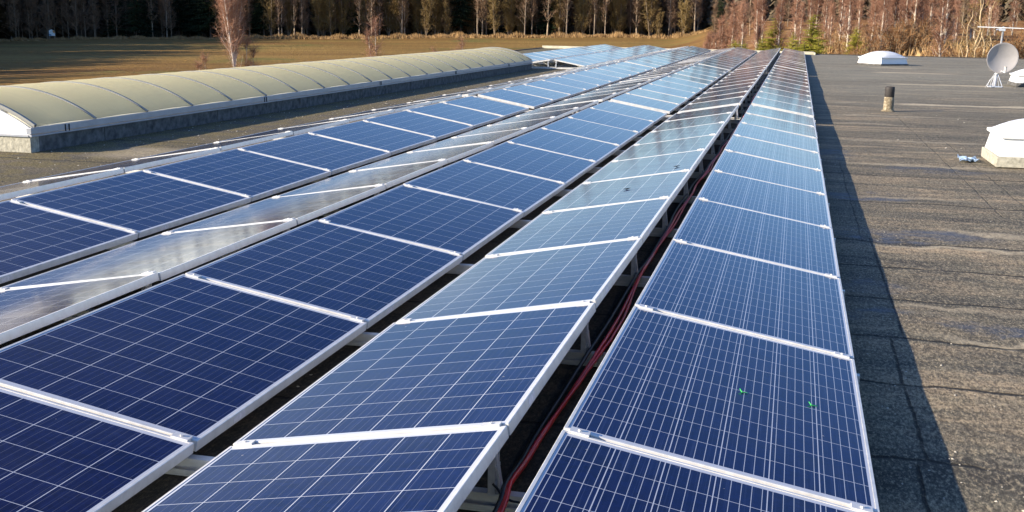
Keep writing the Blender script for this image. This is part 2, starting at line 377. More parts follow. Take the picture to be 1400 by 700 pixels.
CELL_BUS = cell_mat('cells_with_painted_glint', 0.85)  # busbar glint of the outer row, painted as brighter lines
CELL = cell_mat('cells_with_faint_busbars', 0.10)  # same cells with the painted glint left out
m, n, b = new_mat('anodised_aluminium'); k = NB(n); t = n.nodes.new('ShaderNodeTexCoord')
f = k.noise(k.scale(t.outputs['Object'], (4, 4, 4)), 3, 5, 0.7)
n.links.new(k.ramp(f, (0.3, (0.60, 0.59, 0.56)), (0.62, (0.76, 0.75, 0.72))), b.inputs['Base Color'])
b.inputs['Metallic'].default_value = 0.15; n.links.new(k.range(f, 0.3, 0.7, 0.32, 0.48), b.inputs['Roughness']); ALU = m
STEEL = simple('galvanised_steel', (0.66, 0.68, 0.70), 0.38, 0.5, 0.2, 20)
STICK = simple('paper_sticker', (0.72, 0.70, 0.72), 0.6, 0, 0.15, 60)
BLACKP = simple('black_rubber', (0.012, 0.012, 0.013), 0.5, 0, 0.2, 20)

hw, hl, FR, FH = PW/2, PL/2, 0.0115, 0.040
fr = MB()
# frame rails: top lip set flush, with a small outer chamfer
def frame_ring(mb, a, b_, z):   # outer half sizes
    return [(-a, -b_, z), (a, -b_, z), (a, b_, z), (-a, b_, z)]
rings = [frame_ring(fr, hw-FR, hl-FR, -FH), frame_ring(fr, hw, hl, -FH), frame_ring(fr, hw, hl, -0.0018), frame_ring(fr, hw-0.0018, hl-0.0018, 0), frame_ring(fr, hw-FR, hl-FR, 0), frame_ring(fr, hw-FR, hl-FR, -FH)]
for a, c_ in zip(rings[:-1], rings[1:]):
    for q in range(4): fr.face([a[q], a[(q+1) % 4], c_[(q+1) % 4], c_[q]])
FRAME = fr.mesh('frame', ALU)
def glass_mesh(mat):
    gmb = MB(); gmb.box(-hw+FR+.0005, hw-FR-.0005, -hl+FR+.0005, hl-FR-.0005, -0.010, -0.0022); return gmb.mesh('glass_sheet', mat)
GL_BUS, GL = glass_mesh(CELL_BUS), glass_mesh(CELL)
cl = MB()   # mid clamp bridging two frames, with a bolt head
cl.box(-0.032, 0.032, -0.019, 0.019, 0.0005, 0.0065); cl.box(-0.032, 0.032, -0.0085, 0.0085, -0.034, 0.0003); cl.tube([(0, 0, 0.0066), (0, 0, 0.0115)], 0.0065, 6)
CLAMP = cl.mesh('clamp', ALU)
stk = MB(); stk.box(0.0005, 0.0015, -0.045, 0.045, -0.034, -0.008); STICKER = stk.mesh('sticker', STICK)

# x of low/high edges, z of edges (panel top corner), which way it faces (+1 right, -1 left)
ROWS = [  # name for labels, low_x, high_x, facing, first y index, blocks
    dict(d='outermost right row beside bare roof', lo=0.0, hi=-0.968, zl=0.008, zh=0.176, bus=True),
    dict(d='row left of the red cables', hi=-1.175, lo=-2.110, zl=0.002, zh=0.171),
    dict(d='third row from the right', lo=-2.291, hi=-3.216, zl=-0.002, zh=0.160),
    dict(d='cloud-mirroring fourth row from the right', hi=-3.417, lo=-4.330, zl=0.002, zh=0.155),
    dict(d='fifth row from the right', lo=-4.557, hi=-5.470, zl=0.0, zh=0.165),
    dict(d='thin row nearest the barrel skylight', hi=-5.700, lo=-6.63, zl=0.012, zh=0.172),
    dict(d='right-facing short row beyond barrel skylight', lo=-6.78, hi=-7.715, zl=0.0, zh=0.168, far=True),
    dict(d='left-facing short row beyond barrel skylight', hi=-7.90, lo=-8.835, zl=0.0, zh=0.168, far=True),
    dict(d='leftmost dark row beyond barrel skylight', lo=-8.99, hi=-9.925, zl=0.0, zh=0.168, far=True),
]
BLK = [('near', 0.0, 0, 10), ('middle', 17.06, 0, 10), ('far', 34.12, 0, 14)]   # name, y of first panel edge, first index, count
XDRIFT = 0.0016           # the rows run a hair off the camera's own axis
def put_panel(y, row, label, clamps, sticker):
    lo, hi = row['lo'], row['hi']; s = 1 if lo > hi else -1
    cx = (lo+hi)/2+XDRIFT*max(0, y-12); cz = (row['zl']+row['zh'])/2
    ang = math.atan2(row['zh']-row['zl'], abs(lo-hi))
    # rotate about Y: +ang lowers +x side
    o = thing('solar_panel', (cx, y+PL/2, cz), label, 'solar panel', 'solar panels in the roof rows',
              (R(rnd.gauss(0, 0.13)), s*ang+R(rnd.gauss(0, 0.24)), 0))
    link('frame', FRAME, o).location = (0, 0, 0)
    fr_ = o.children[0]
    link('glass_sheet', GL_BUS if row.get('bus') else GL, o)
    if clamps:
        for q in (-1, 1): link('clamp', CLAMP, o, (q*(hw-0.055), hl+0.010, 0))
    if sticker: link('sticker', STICKER, fr_, (hw, -hl+0.32, 0))
    return o
n_p = 0
for ri, row in enumerate(ROWS):
    for bi, (bn, y0, i0, cnt) in enumerate(BLK):
        if row.get('far') and bn != 'far': continue
        seen = 0
        for i in range(i0, cnt):
            y = y0+i*PITCH_Y+(0.01 if bi == 0 else 0)
            zz = 0.08
            pts = [(row['lo'], y, row['zl']), (row['hi'], y, row['zh']), (row['lo'], y+PL, row['zl']), (row['hi'], y+PL, row['zh']),
                   (row['lo'], y+PL*.5, row['zl']), (row['hi'], y+PL*.5, row['zh']), ((row['lo']+row['hi'])/2, y+PL*.75, zz), ((row['lo']+row['hi'])/2, y+PL*.9, zz)]
            if not any(in_view(p) for p in pts): continue
            seen += 1
            kind = 'solar panel'
            lab = f"{ORD[seen]} {kind} from viewer, {bn} block, {row['d']}"
            put_panel(y, row, lab, bi < 2, bi == 0 and ri in (1, 2, 4)); n_p += 1
print('panels', n_p)

# mounting rails across the rows, with ridge posts
def rail(y, x1, x0, label, ridges, posts=True, big=True):
    o = thing('mounting_rail', (x1, y, ROOF), label, 'mounting rail', 'aluminium rails under the solar rows')
    mb = MB(); Lx = x0-x1
    # C-profile: base, upstand and folded lip
    mb.box(Lx, 0, -0.032, 0.032, 0.006, 0.012); mb.box(Lx, 0, -0.032, -0.026, 0.013, 0.028); mb.box(Lx, 0, 0.006, 0.030, 0.013, 0.062); mb.box(Lx, 0, -0.010, 0.0055, 0.050, 0.062)
    mb.build('rail_profile', ALU, o)
    if posts:
        for (xa, za, xb, zb) in ridges:
            for (xx, zz, sg) in ((xa, za, 1), (xb, zb, -1)):
                p = MB(); top = zz-FH-ROOF-0.004; xx = xx-x1
                # slotted upright with two folded clips
                p.box(xx-sg*.010-.012, xx-sg*.010+.012, -0.030, -0.026, 0.064, top); p.box(xx-sg*.010-.012, xx-sg*.010+.012, 0.026, 0.030, 0.064, top)
                for h_ in (0.085, 0.15, 0.205):
                    if h_ < top: p.box(xx-sg*.008-.014, xx-sg*.008+.014, -0.0255, 0.0255, h_, h_+0.012)
                M = Matrix.Translation((xx+sg*0.018, 0, 0.064)) @ Matrix.Rotation(-sg*0.16, 4, 'Y')
                p.box(-0.004, 0.004, -0.016, 0.016, 0, (top-0.064)*0.95, M=M)
                p.build('post', STEEL, o)
    return o
ridges_all = [(-1.188, .176, -0.945, .176), (-3.447, .155, -3.19, .16), (-5.73, .17, -5.44, .165)]
rid_far = ridges_all+[(-7.93, .168, -7.69, .168)]
for bi, (bn, y0, i0, cnt) in enumerate(BLK):
    seen = 0
    for i in range(0, cnt+1):
        y = y0+i*PITCH_Y-0.0
        if i == 0 and bi > 0: y = y0+0.03
        if i == cnt: y -= 0.03
        if i == 0 and bi == 0: continue
        dx = XDRIFT*max(0, y-12)
        seen += 1
        x0 = -6.70 if bi < 2 else -10.0
        lab = f"aluminium mounting rail, {ORD[seen]} from the viewer under {bn} block of solar rows"
        rg = ridges_all if bi < 2 else rid_far
        # clip the rail to what stands over it
        rail(y, 0.034+dx, x0+dx, lab, [(a+dx, b_, c_+dx, d_) for a, b_, c_, d_ in rg], posts=True)

# ballast stone, cables
conc = simple('concrete', (0.20, 0.18, 0.155), 0.95, 0, 0.35, 14, bump=0.4)
bl = MB(); bl.box(-.20, .20, -.10, .10, 0.0, .09)
o = bl.build('ballast_block', conc, loc=(-1.52, 1.83, ROOF+.064), bevel=0.012); o.rotation_euler = (0, 0, 0.12)
o.location.z = ROOF+0.004
tag(o, 'rough concrete ballast block under the raised edge of the second row', 'ballast block')
REDC = simple('red_cable_sheath', (0.85, 0.035, 0.035), 0.35, 0, 0.2, 3); 
def cable(name, pts, r, mat, label, wig, seed, zoff=0):
    q = random.Random(seed); P_ = []
    # Catmull-Rom through the points
    pts = [Vector(p) for p in pts]
    for i in range(len(pts)-1):
        p0 = pts[max(i-1, 0)]; p1 = pts[i]; p2 = pts[i+1]; p3 = pts[min(i+2, len(pts)-1)]
        N = 8
        for s in range(N):
            t = s/N
            P_.append(0.5*((2*p1)+(p2-p0)*t+(2*p0-5*p1+4*p2-p3)*t*t+(3*p1-p0-3*p2+p3)*t*t*t)+Vector((q.gauss(0, wig), 0, abs(q.gauss(0, wig))*.6+zoff)))
    P_.append(pts[-1])
    mb = MB(); mb.tube(P_, r, 8); return tag(mb.build(name, mat, smooth=True), label, 'cable')
zr = ROOF+0.070
red = [(-1.128, 0.9, zr), (-1.132, 1.493, zr+.0), (-1.150, 1.70, zr+.006), (-1.165, 2.0, ROOF+.035), (-1.168, 2.3, ROOF+.03), (-1.150, 2.8, ROOF+.045), (-1.128, 3.34, zr+.004), (-1.125, 3.55, zr+.004), (-1.140, 4.1, ROOF+.05), (-1.155, 4.6, ROOF+.045),
       (-1.150, 5.02, zr+.004), (-1.16, 5.6, ROOF+.05), (-1.165, 6.2, ROOF+.05), (-1.150, 6.70, zr+.004), (-1.17, 7.5, ROOF+.05), (-1.14, 8.38, zr+.004), (-1.165, 9.2, ROOF+.05), (-1.13, 10.05, zr+.004), (-1.15, 10.9, ROOF+.05), (-1.11, 11.72, zr+.004), (-1.13, 12.6, ROOF+.05), (-1.09, 13.39, zr+.004), (-1.11, 14.2, ROOF+.05), (-1.08, 15.06, zr+.004), (-1.10, 15.9, ROOF+.05),
       (-1.075, 16.7, zr+.004), (-1.09, 18, ROOF+.06), (-1.08, 20, zr), (-1.1, 22, zr), (-1.06, 25, zr), (-1.09, 28, zr), (-1.05, 31, zr), (-1.04, 34, zr)]
cable('red_cable', red, 0.0095, REDC, 'thick red solar cable snaking through the dark gap beside the right row', 0.0003, 3, 0.008)
cable('red_cable', [(x+0.012+0.016*math.sin(y*1.9+.6), y, z+.004) for x, y, z in red], 0.0075, REDC, 'thinner red cable running against the right side of the thick red one', 0.0006, 5, 0.008)
cable('black_cable', [(x-0.026+0.014*math.sin(y*1.3), y, z) for x, y, z in red], 0.010, BLACKP, 'black cable lying along the left side of the red cables', 0.0004, 9, 0.008)
cable('black_cable', [(-1.19, 1.63, -.02), (-1.13, 1.60, -0.055), (-1.06, 1.61, -0.06), (-0.99, 1.63, -0.04), (-0.95, 1.66, .06)], 0.004, BLACKP, 'thin black lead looping above the nearest rail in the cable gap', 0.001, 4)

# ------------------------------------------------------------------ barrel skylight
BX0, BY0, BLEN, BW = -8.60, 9.45, 23.95, 2.42
bar = thing('barrel_skylight', (BX0, BY0, ROOF), 'long yellowish translucent barrel vault skylight on a grey curb', 'skylight', None, (0, 0, -math.atan2(0.33, 23.95)))
m, n, b = new_mat('yellowed_polycarbonate'); k = NB(n); t = n.nodes.new('ShaderNodeTexCoord')
f = k.noise(k.scale(t.outputs['Object'], (0.6, 1.4, 0.6)), 1.3, 5, 0.6); f2 = k.noise(t.outputs['Object'], 14, 4, 0.6)
c = k.ramp(f, (0.3, (0.68, 0.585, 0.40)), (0.7, (0.80, 0.70, 0.50))); c = k.mix(k.range(f2, 0.45, 0.75, 0, 0.2), c, (0.36, 0.30, 0.18)); f3 = k.noise(k.scale(t.outputs['Object'], (0.5, 9, 0.5)), 1.0, 5, 0.7); c = k.mix(k.range(f3, 0.50, 0.72, 0, 0.45), c, (0.40, 0.35, 0.24))
n.links.new(c, b.inputs['Base Color']); b.inputs['Roughness'].default_value = 0.38; b.inputs['Specular IOR Level'].default_value = 0.45
b.inputs['Subsurface Weight'].default_value = 0.0
tl = n.nodes.new('ShaderNodeBsdfTranslucent'); tl.inputs['Color'].default_value = (1.0, 0.938, 0.68, 1); ms_ = n.nodes.new('ShaderNodeMixShader'); ms_.inputs[0].default_value = 0.78
n.links.new(b.outputs[0], ms_.inputs[1]); n.links.new(tl.outputs[0], ms_.inputs[2]); n.links.new(ms_.outputs[0], n.nodes['Material Output'].inputs['Surface'])
POLY = m
WHITE = simple('white_grp', (0.80, 0.80, 0.78), 0.35, 0, 0.04, 3)
ALUG = simple('grey_alu_profile', (0.34, 0.36, 0.40), 0.4, 0.4, 0.1, 5)
CURB = simple('grey_mineral_felt_curb', (0.115, 0.112, 0.105), 0.95, 0, 0.6, 9, bump=0.5)
CURBL = simple('pale_rough_curb', (0.40, 0.38, 0.30), 0.95, 0, 0.35, 22, bump=0.6)
Rr = 2.28; half = BW/2; ang = math.asin(half/Rr); ZS = 0.283   # springing height above the roof
def arch(r_off, na=28):
    pts = []
    for q in range(na+1):
        a = -ang+2*ang*q/na; pts.append((-half+(Rr+r_off)*math.sin(a), ZS-Rr*math.cos(ang)+(Rr+r_off)*math.cos(a)))
    return pts
ribs = [0.10+1.147*i for i in range(21)]+[BLEN-0.05]
for i in range(len(ribs)-1):
    a = arch(0.0); y0, y1 = ribs[i]+.018, ribs[i+1]-.018; mb = MB(); N = 4
    # each sheet bulges very slightly between its ribs
    grid = []
    for j in range(N+1):
        yy = y0+(y1-y0)*j/N; bul = 0.012*math.sin(math.pi*j/N); aa = arch(bul); grid.append([(x, yy, z) for x, z in aa])
    for j in range(N):
        for q in range(len(a)-1): mb.face([grid[j][q], grid[j][q+1], grid[j+1][q+1], grid[j+1][q]])
    mb.build('vault_sheet', POLY, bar, smooth=True)
for i, y in enumerate(ribs):
    mb = MB(); a, o2 = arch(-0.012), arch(0.014 if i not in (0, len(ribs)-1) else 0.03); wd = 0.020
    for q in range(len(a)-1):
        for (p, p2, f1) in ((o2, o2, 0),):
            mb.face([(o2[q][0], y-wd, o2[q][1]), (o2[q+1][0], y-wd, o2[q+1][1]), (o2[q+1][0], y+wd, o2[q+1][1]), (o2[q][0], y+wd, o2[q][1])])
        for sy in (-wd, wd): mb.face([(a[q][0], y+sy, a[q][1]), (a[q+1][0], y+sy, a[q+1][1]), (o2[q+1][0], y+sy, o2[q+1][1]), (o2[q][0], y+sy, o2[q][1])])
    mb.build('rib', simple('rib_profile', (0.30, 0.30, 0.28), 0.4, 0.3, 0.1) if i == 0 else bpy.data.materials['rib_profile'], bar)
for y, nm in ((0.03, 'end_wall'), (BLEN-0.02, 'end_wall')):
    a = arch(-0.015); mb = MB(); mb.face([(x, y, z) for x, z in a]+[(0.0, y, 0.175), (-BW, y, 0.175)])
    mb.face([(x, y+.02, z) for x, z in reversed(a)]+[(-BW, y+.02, 0.175), (0.0, y+.02, 0.175)]); mb.build(nm, WHITE, bar)
mb = MB(); mb.box(-BW+.06, -.06, .06, BLEN-.08, 0.150, 0.165); mb.build('bounce_sheet', WHITE, bar)  # added white reflector, bounces light up into the vault sheets
mb = MB()
for x0, x1 in ((-0.035, 0.030), (-BW-0.030, -BW+0.035)):
    mb.box(x0, x1, -0.005, BLEN+.005, 0.205, 0.278); mb.box(x0-.008, x1+.008, -0.012, BLEN+.012, 0.176, 0.197)
mb.build('eaves_profile', ALUG, bar, bevel=0.004)
mb = MB(); y = 0.6
while y < BLEN:
    mb.box(0.031, 0.040, y, y+0.012, 0.19, 0.272); mb.box(0.031, 0.040, y+.07, y+0.082, 0.19, 0.272); y += 5.1
mb.build('joint_strap', BLACKP, bar)
mb = MB(); y = 0.0
for i in range(17):
    yb = min(y+1.41, BLEN-.0); mb.box(-0.06, 0.004+0.004*(i % 2), y+.151 if i == 0 else y+0.004, yb, 0.0, 0.175)
    y = yb+.004
    if y > BLEN-.1: break
mb.box(-BW-0.004, -BW+0.06, 0.151, BLEN, 0, 0.175); mb.box(-BW+.06, -0.06, BLEN-.06, BLEN-.002, 0, 0.175)
mb.build('curb', CURB, bar)
mb = MB(); mb.box(-BW-0.006, 0.006, 0.0, 0.148, 0, 0.175); mb.build('end_curb', CURBL, bar)
mb = MB(); mb.box(-BW, 0, -0.02, 0.025, 0.178, 0.196); mb.build('end_flashing', ALUG, bar)

# ------------------------------------------------------------------ dome skylights
def dome_skylight(loc, rz, sx, sy, base_h, curb_h, rise, label, grp, mossy):
    o = thing('dome_skylight', loc, label, 'skylight', grp, (0, 0, rz))
    mb = MB(); mb.box(-sx/2-.03, sx/2+.03, -sy/2-.03, sy/2+.03, 0, base_h); mb.build('curb', CURBL if mossy else CURB, o, bevel=0.008)
    # splayed upstand
    mb = MB(); t_ = 0.93
    lo = [(-sx/2, -sy/2), (sx/2, -sy/2), (sx/2, sy/2), (-sx/2, sy/2)]; z0, z1 = base_h+.001, base_h+curb_h
    for q in range(4):
        a, c_ = lo[q], lo[(q+1) % 4]
        mb.face([(a[0], a[1], z0), (c_[0], c_[1], z0), (c_[0]*t_, c_[1]*t_, z1), (a[0]*t_, a[1]*t_, z1)])
    mb.face([(p[0]*t_, p[1]*t_, z1) for p in lo]); mb.build('upstand', WHITE, o)
    fx, fy = sx*.5*1.0, sy*.5*1.0
    mb = MB(); mb.box(-fx, fx, -fy, fy, z1+.002, z1+.045); mb.build('flange', WHITE, o, bevel=0.012)
    mb = MB(); N = 14; zb = z1+.046
    def dz(u, v): return rise*(1-abs(u)**2.6)**0.8*(1-abs(v)**2.6)**0.8
    for i in range(N):
        for j in range(N):
            qs = [(-1+2*(i+a)/N, -1+2*(j+c_)/N) for a, c_ in ((0, 0), (1, 0), (1, 1), (0, 1))]
            mb.face([(u*fx*.97, v*fy*.97, zb+dz(u, v)) for u, v in qs])
    mb.build('dome', WHITE, o, smooth=False)
    mb = MB()
    for sx_ in (-.5, 0, .5): mb.tube([(sx_*fx, -fy*1.003, z1+.03), (sx_*fx, -fy*1.003-.012, z1+.03)], 0.010, 8)
    mb.build('bolt', STEEL, o)
    return o
# far dome stands turned to the rows; the near one is square to them
dome_skylight((2.97, 45.62, ROOF), math.atan2(0.62, 0.78), 1.32, 1.32, 0.06, 0.20, 0.225, 'white dome skylight standing alone near the far roof edge', 'white dome skylights', False)
dome_skylight((2.62, 12.76, ROOF), 0.0, 1.25, 1.05, 0.12, 0.20, 0.17, 'white dome skylight on mossy curb cut by the right picture edge', 'white dome skylights', True)
dome_skylight((6.02, 31.75, ROOF), 0.02, 1.25, 1.15, 0.10, 0.17, 0.17, 'white dome skylight beside the satellite dish mast', 'white dome skylights', False)

# ------------------------------------------------------------------ vent pipe
pm, n, b = new_mat('weathered_pipe'); k = NB(n); t = n.nodes.new('ShaderNodeTexCoord'); sp = n.nodes.new('ShaderNodeSeparateXYZ'); n.links.new(t.outputs['Object'], sp.inputs[0])
f = k.noise(t.outputs['Object'], 22, 5, 0.7); c = k.ramp(f, (0.38, (0.13, 0.10, 0.06)), (0.56, (0.27, 0.22, 0.14)), (0.70, (0.52, 0.46, 0.34)))
n.links.new(c, b.inputs['Base Color']); b.inputs['Roughness'].default_value = 0.9; k.bump(f, 0.4, 0.02, b)
vp = thing('vent_pipe', (1.392, 20.55, ROOF), 'short roof vent pipe with black cap and dirty pale sleeve', 'vent pipe')
mb = MB(); mb.lathe([(0.13, 0), (0.125, 0.012), (0.098, 0.02), (0.094, 0.05), (0.086, 0.27), (0.080, 0.272)], 28); mb.build('sleeve', pm, vp, smooth=True)
mb = MB(); mb.lathe([(0.079, 0.25), (0.087, 0.262), (0.088, 0.40), (0.087, 0.435), (0.080, 0.447), (0.066, 0.449), (0.064, 0.40), (0.0, 0.399)], 28); mb.build('cap', simple('black_pipe_cap', (0.035, 0.030, 0.028), 0.7, 0, 0.3, 18), vp, smooth=True)

# ------------------------------------------------------------------ satellite dish and antenna on a mast
DG = simple('grey_dish_paint', (0.38, 0.365, 0.36), 0.5, 0, 0.10, 3)
ms = thing('antenna_mast', (4.78, 30.7, ROOF), 'galvanised mast with a rod antenna, standing near the right edge', 'antenna mast')
mb = MB(); mb.tube([(0, 0, 0), (0.045, 0, 0.8), (0.075, 0, 1.56)], [0.030, 0.027, 0.025], 12); mb.build('pole', STEEL, ms, smooth=True)
mb = MB()
for a in (2.6, 4.2, 5.6, 0.9): mb.tube([(0.02, 0, 0.42), (0.22*math.cos(a), 0.22*math.sin(a), 0.01)], 0.008, 6)
mb.build('brace', STEEL, ms)
mb = MB(); mb.box(-.16, .16, -.16, .16, 0, 0.02); mb.build('base_plate', STEEL, ms)
mb = MB(); mb.tube([(-0.56, -0.03, 1.535), (1.25, -0.03, 1.50)], 0.013, 8)
mb.build('antenna_boom', WHITE, ms)
mb = MB()
for i, l in enumerate((.10, .10, .10, .10, .11, .12)): xx = -0.50+i*0.33; mb.tube([(xx, -0.03-l, 1.534-.0193*i*.33), (xx, -0.03+l, 1.534-.0193*i*.33)], 0.005, 6)
mb.build('antenna_element', STEEL, ms)
mb = MB(); mb.box(-0.03, 0.12, -0.055, 0.03, 1.44, 1.50); mb.tube([(-0.10, -0.03, 1.47), (0.03, -0.03, 1.50)], 0.02, 6); mb.build('clamp', STEEL, ms)
dsh = thing('satellite_dish', (4.87, 30.60, 0.63), 'round grey satellite dish facing the viewer on the mast', 'satellite dish', None, (R(96), 0, R(9)))
mb = MB(); n_, rr_ = 40, 10
# local +Z is the bore sight
prof = [(0.0, 0.0)]+[(0.39*q/rr_, 0.085*(q/rr_)**2) for q in range(1, rr_+1)]
prof2 = [(0.40, 0.085), (0.40, 0.075)]+[(0.385*q/rr_, 0.085*(q/rr_)**2-0.012) for q in range(rr_, -1, -1)]
mb.lathe([(max(r_, .0005), z) for r_, z in prof+prof2], n_); reflector = mb.build('reflector', DG, dsh, smooth=True)
mb = MB(); mb.tube([(0.02, -0.33, 0.07), (0.03, -0.34, 0.30)], 0.016, 8); mb.tube([(0.0, -0.40, -0.02), (0.02, -0.33, 0.10)], 0.018, 8); mb.build('feed_arm', STEEL, dsh)
mb = MB(); mb.tube([(0.03, -0.34, 0.29), (0.035, -0.25, 0.30), (0.04, -0.20, 0.27)], [0.034, 0.03, 0.036], 12); mb.build('feed_horn', simple('pale_plastic', (0.6, 0.57, 0.5), 0.5), dsh, smooth=True)
mb = MB(); mb.box(-.07, .07, -.09, .09, -0.10, -0.014); mb.build('bracket', STEEL, dsh)
mb = MB()
for i in range(3): mb.tube([(4.80+.02*i, 30.66, .25), (4.72-.05*i, 30.55, 0.05), (4.70-.07*i, 30.5-.05*i, ROOF+.01), (4.62-.06*i, 30.3, ROOF+.01)], 0.005, 6)
tag(mb.build('white_cable', WHITE), 'white aerial cables hanging from the dish down to the roof', 'cable')

# ------------------------------------------------------------------ small litter
mb = MB(); q = random.Random(5); N = 9; gr = [[None]*N for _ in range(N)]
for i in range(N):
    for j in range(N):
        gr[i][j] = (0.20*(i/(N-1)-.5)+q.gauss(0, .012), 0.42*(j/(N-1)-.5)*(1-.5*i/(N-1))+q.gauss(0, .02), max(0.004, 0.02+q.gauss(0, .016)))
for i in range(N-1):
    for j in range(N-1): mb.face([gr[i][j], gr[i+1][j], gr[i+1][j+1], gr[i][j+1]])
o = mb.build('plastic_scrap', simple('blue_plastic_film', (0.34, 0.46, 0.62), 0.3, 0, 0.3, 12), loc=(1.75, 12.75, ROOF+.004)); sol = o.modifiers.new('thick', 'SOLIDIFY'); sol.thickness = 0.002
tag(o, 'crumpled pale blue plastic scrap lying on roof near mossy skylight', 'plastic scrap')
GREEN = simple('bright_green_tape', (0.03, 0.45, 0.08), 0.5)
def on_row(row, x, y, dz=0.003):
    f_ = (x-row['lo'])/(row['hi']-row['lo']); return (x, y, row['zl']+f_*(row['zh']-row['zl'])+dz)
for x, y, l, lab in ((-0.437, 2.486, .030, 'tiny green scrap lying left of centre on rightmost row'), (-0.180, 2.540, .032, 'tiny bent green scrap lying near the right edge of rightmost row')):
    mb = MB(); p = Vector(on_row(ROWS[0], x, y)); mb.tube([p+Vector((-l*.6, .01, .008)), p+Vector((-.01, -.004, -0.0)), p+Vector((l*.4, .004, -.004))], [0.0015, 0.003, 0.001], 6)
    tag(mb.build('green_scrap', GREEN), lab, 'plastic scrap')
FEA = simple('dark_feather', (0.03, 0.03, 0.035), 0.7)
for x, y, lab in ((-1.597, 7.479, 'small dark feather lying on the pale second row panel'), (-1.319, 8.706, 'second small dark feather, farther back on the second row')):
    mb = MB(); p = Vector(on_row(ROWS[1], x, y, .004)); mb.tube([p+Vector((-.028, -.016, 0)), p, p+Vector((.028, .02, .008))], [0.001, 0.006, 0.001], 6); tag(mb.build('feather', FEA), lab, 'feather')
# loose chips and grit on the felt
mb = MB(); q = random.Random(11)
def chip(x, y, s):
    z = ROOF+.001+undulate(x, y); N = 5; a0 = q.random()*6
    pts = [(x+s*(0.6+.5*q.random())*math.cos(a0+2*math.pi*i/N), y+s*(0.6+.5*q.random())*math.sin(a0+2*math.pi*i/N), z) for i in range(N)]
    top = (x+q.gauss(0, s*.2), y+q.gauss(0, s*.2), z+s*q.uniform(.3, .7))
    mi = 0 if q.random() < .7 else 1
    for i in range(N): mb.face([pts[i], pts[(i+1) % N], top], mi)
for _ in range(900):
    y = 1.2+abs(q.gauss(0, 1))*9; x = 0.1+q.random()**1.3*(1.2+y*.28); chip(x, y, q.choice((.003, .003, .004, .004, .005, .007)))
for _ in range(650): chip(q.uniform(-8.5, -6.7), 6+q.random()*26, q.choice((.006, .008, .010, .014)))
for _ in range(120): chip(q.uniform(-3.3, -0.9), q.uniform(1, 9), q.choice((.004, .006, .009)))
for _ in range(260): chip(q.uniform(.3, 9), q.uniform(14, 50), q.choice((.010, .014, .018)))
tag(mb.build('roof_grit', [simple('pale_chips', (0.55, 0.50, 0.40), 0.9), simple('dark_chips', (0.10, 0.09, 0.07), 0.9)]), 'pale loose chips and grit scattered over the roof felt', 'grit', kind='stuff')

# ------------------------------------------------------------------ vegetation
def bark(name, lo, hi, band=None):
    m, n, b = new_mat(name); k = NB(n); t = n.nodes.new('ShaderNodeTexCoord'); f = k.noise(k.scale(t.outputs['Object'], (3, 3, 0.8)), 2.2, 5, 0.7)
    n.links.new(k.ramp(f, (0.34, lo), (0.62, hi)), b.inputs['Base Color']); b.inputs['Roughness'].default_value = 0.9; b.inputs['Specular IOR Level'].default_value = 0.15
    return m
def leafmat(name, c0, c1):
    m, n, b = new_mat(name); k = NB(n); t = n.nodes.new('ShaderNodeTexCoord'); oi = n.nodes.new('ShaderNodeObjectInfo')
    f = k.noise(t.outputs['Object'], 0.8, 4, 0.7); f = k.math('ADD', f, k.math('MULTIPLY', k.math('SUBTRACT', oi.outputs['Random'], .5), .35))
    n.links.new(k.ramp(f, (0.3, c0), (0.7, c1)), b.inputs['Base Color']); b.inputs['Roughness'].default_value = 0.85; b.inputs['Specular IOR Level'].default_value = 0.15
    return m
BIRCHB = bark('birch_bark', (0.42, 0.35, 0.27), (0.80, 0.71, 0.58)); WOODB = bark('pale_wood_bark', (0.20, 0.15, 0.10), (0.48, 0.39, 0.28)); GREYB = bark('grey_bark', (0.16, 0.12, 0.085), (0.34, 0.27, 0.19)); PINEB = bark('dark_bark', (0.07, 0.055, 0.045), (0.17, 0.13, 0.10))
PALEB = bark('pale_branches', (0.38, 0.28, 0.17), (0.58, 0.45, 0.28))
TWIGR = leafmat('red_brown_twigs', (0.20, 0.100, 0.064), (0.40, 0.225, 0.145)); TWIGO = leafmat('olive_brown_twigs', (0.17, 0.115, 0.048), (0.30, 0.215, 0.085)); TWIGB = leafmat('brown_twigs', (0.17, 0.112, 0.072), (0.32, 0.21, 0.13))
BRACK = leafmat('dry_bracken', (0.18, 0.085, 0.035), (0.36, 0.20, 0.085)); NEED = leafmat('dark_needles', (0.012, 0.020, 0.010), (0.035, 0.048, 0.018)); NEEDL = leafmat('yellow_green_needles', (0.17, 0.17, 0.022), (0.36, 0.32, 0.05))
DRY = leafmat('dry_grass', (0.30, 0.18, 0.075), (0.50, 0.34, 0.16))

def strip(mb, p, d, l, w, q, mi=0):
    e = p+d*l; s = d.cross(Vector((q.gauss(0, 1), q.gauss(0, 1), q.gauss(0, 1))))
    if s.length < 1e-4: return
    s.normalize(); mb.face([p-s*w*.5, p+s*w*.5, e], mi)

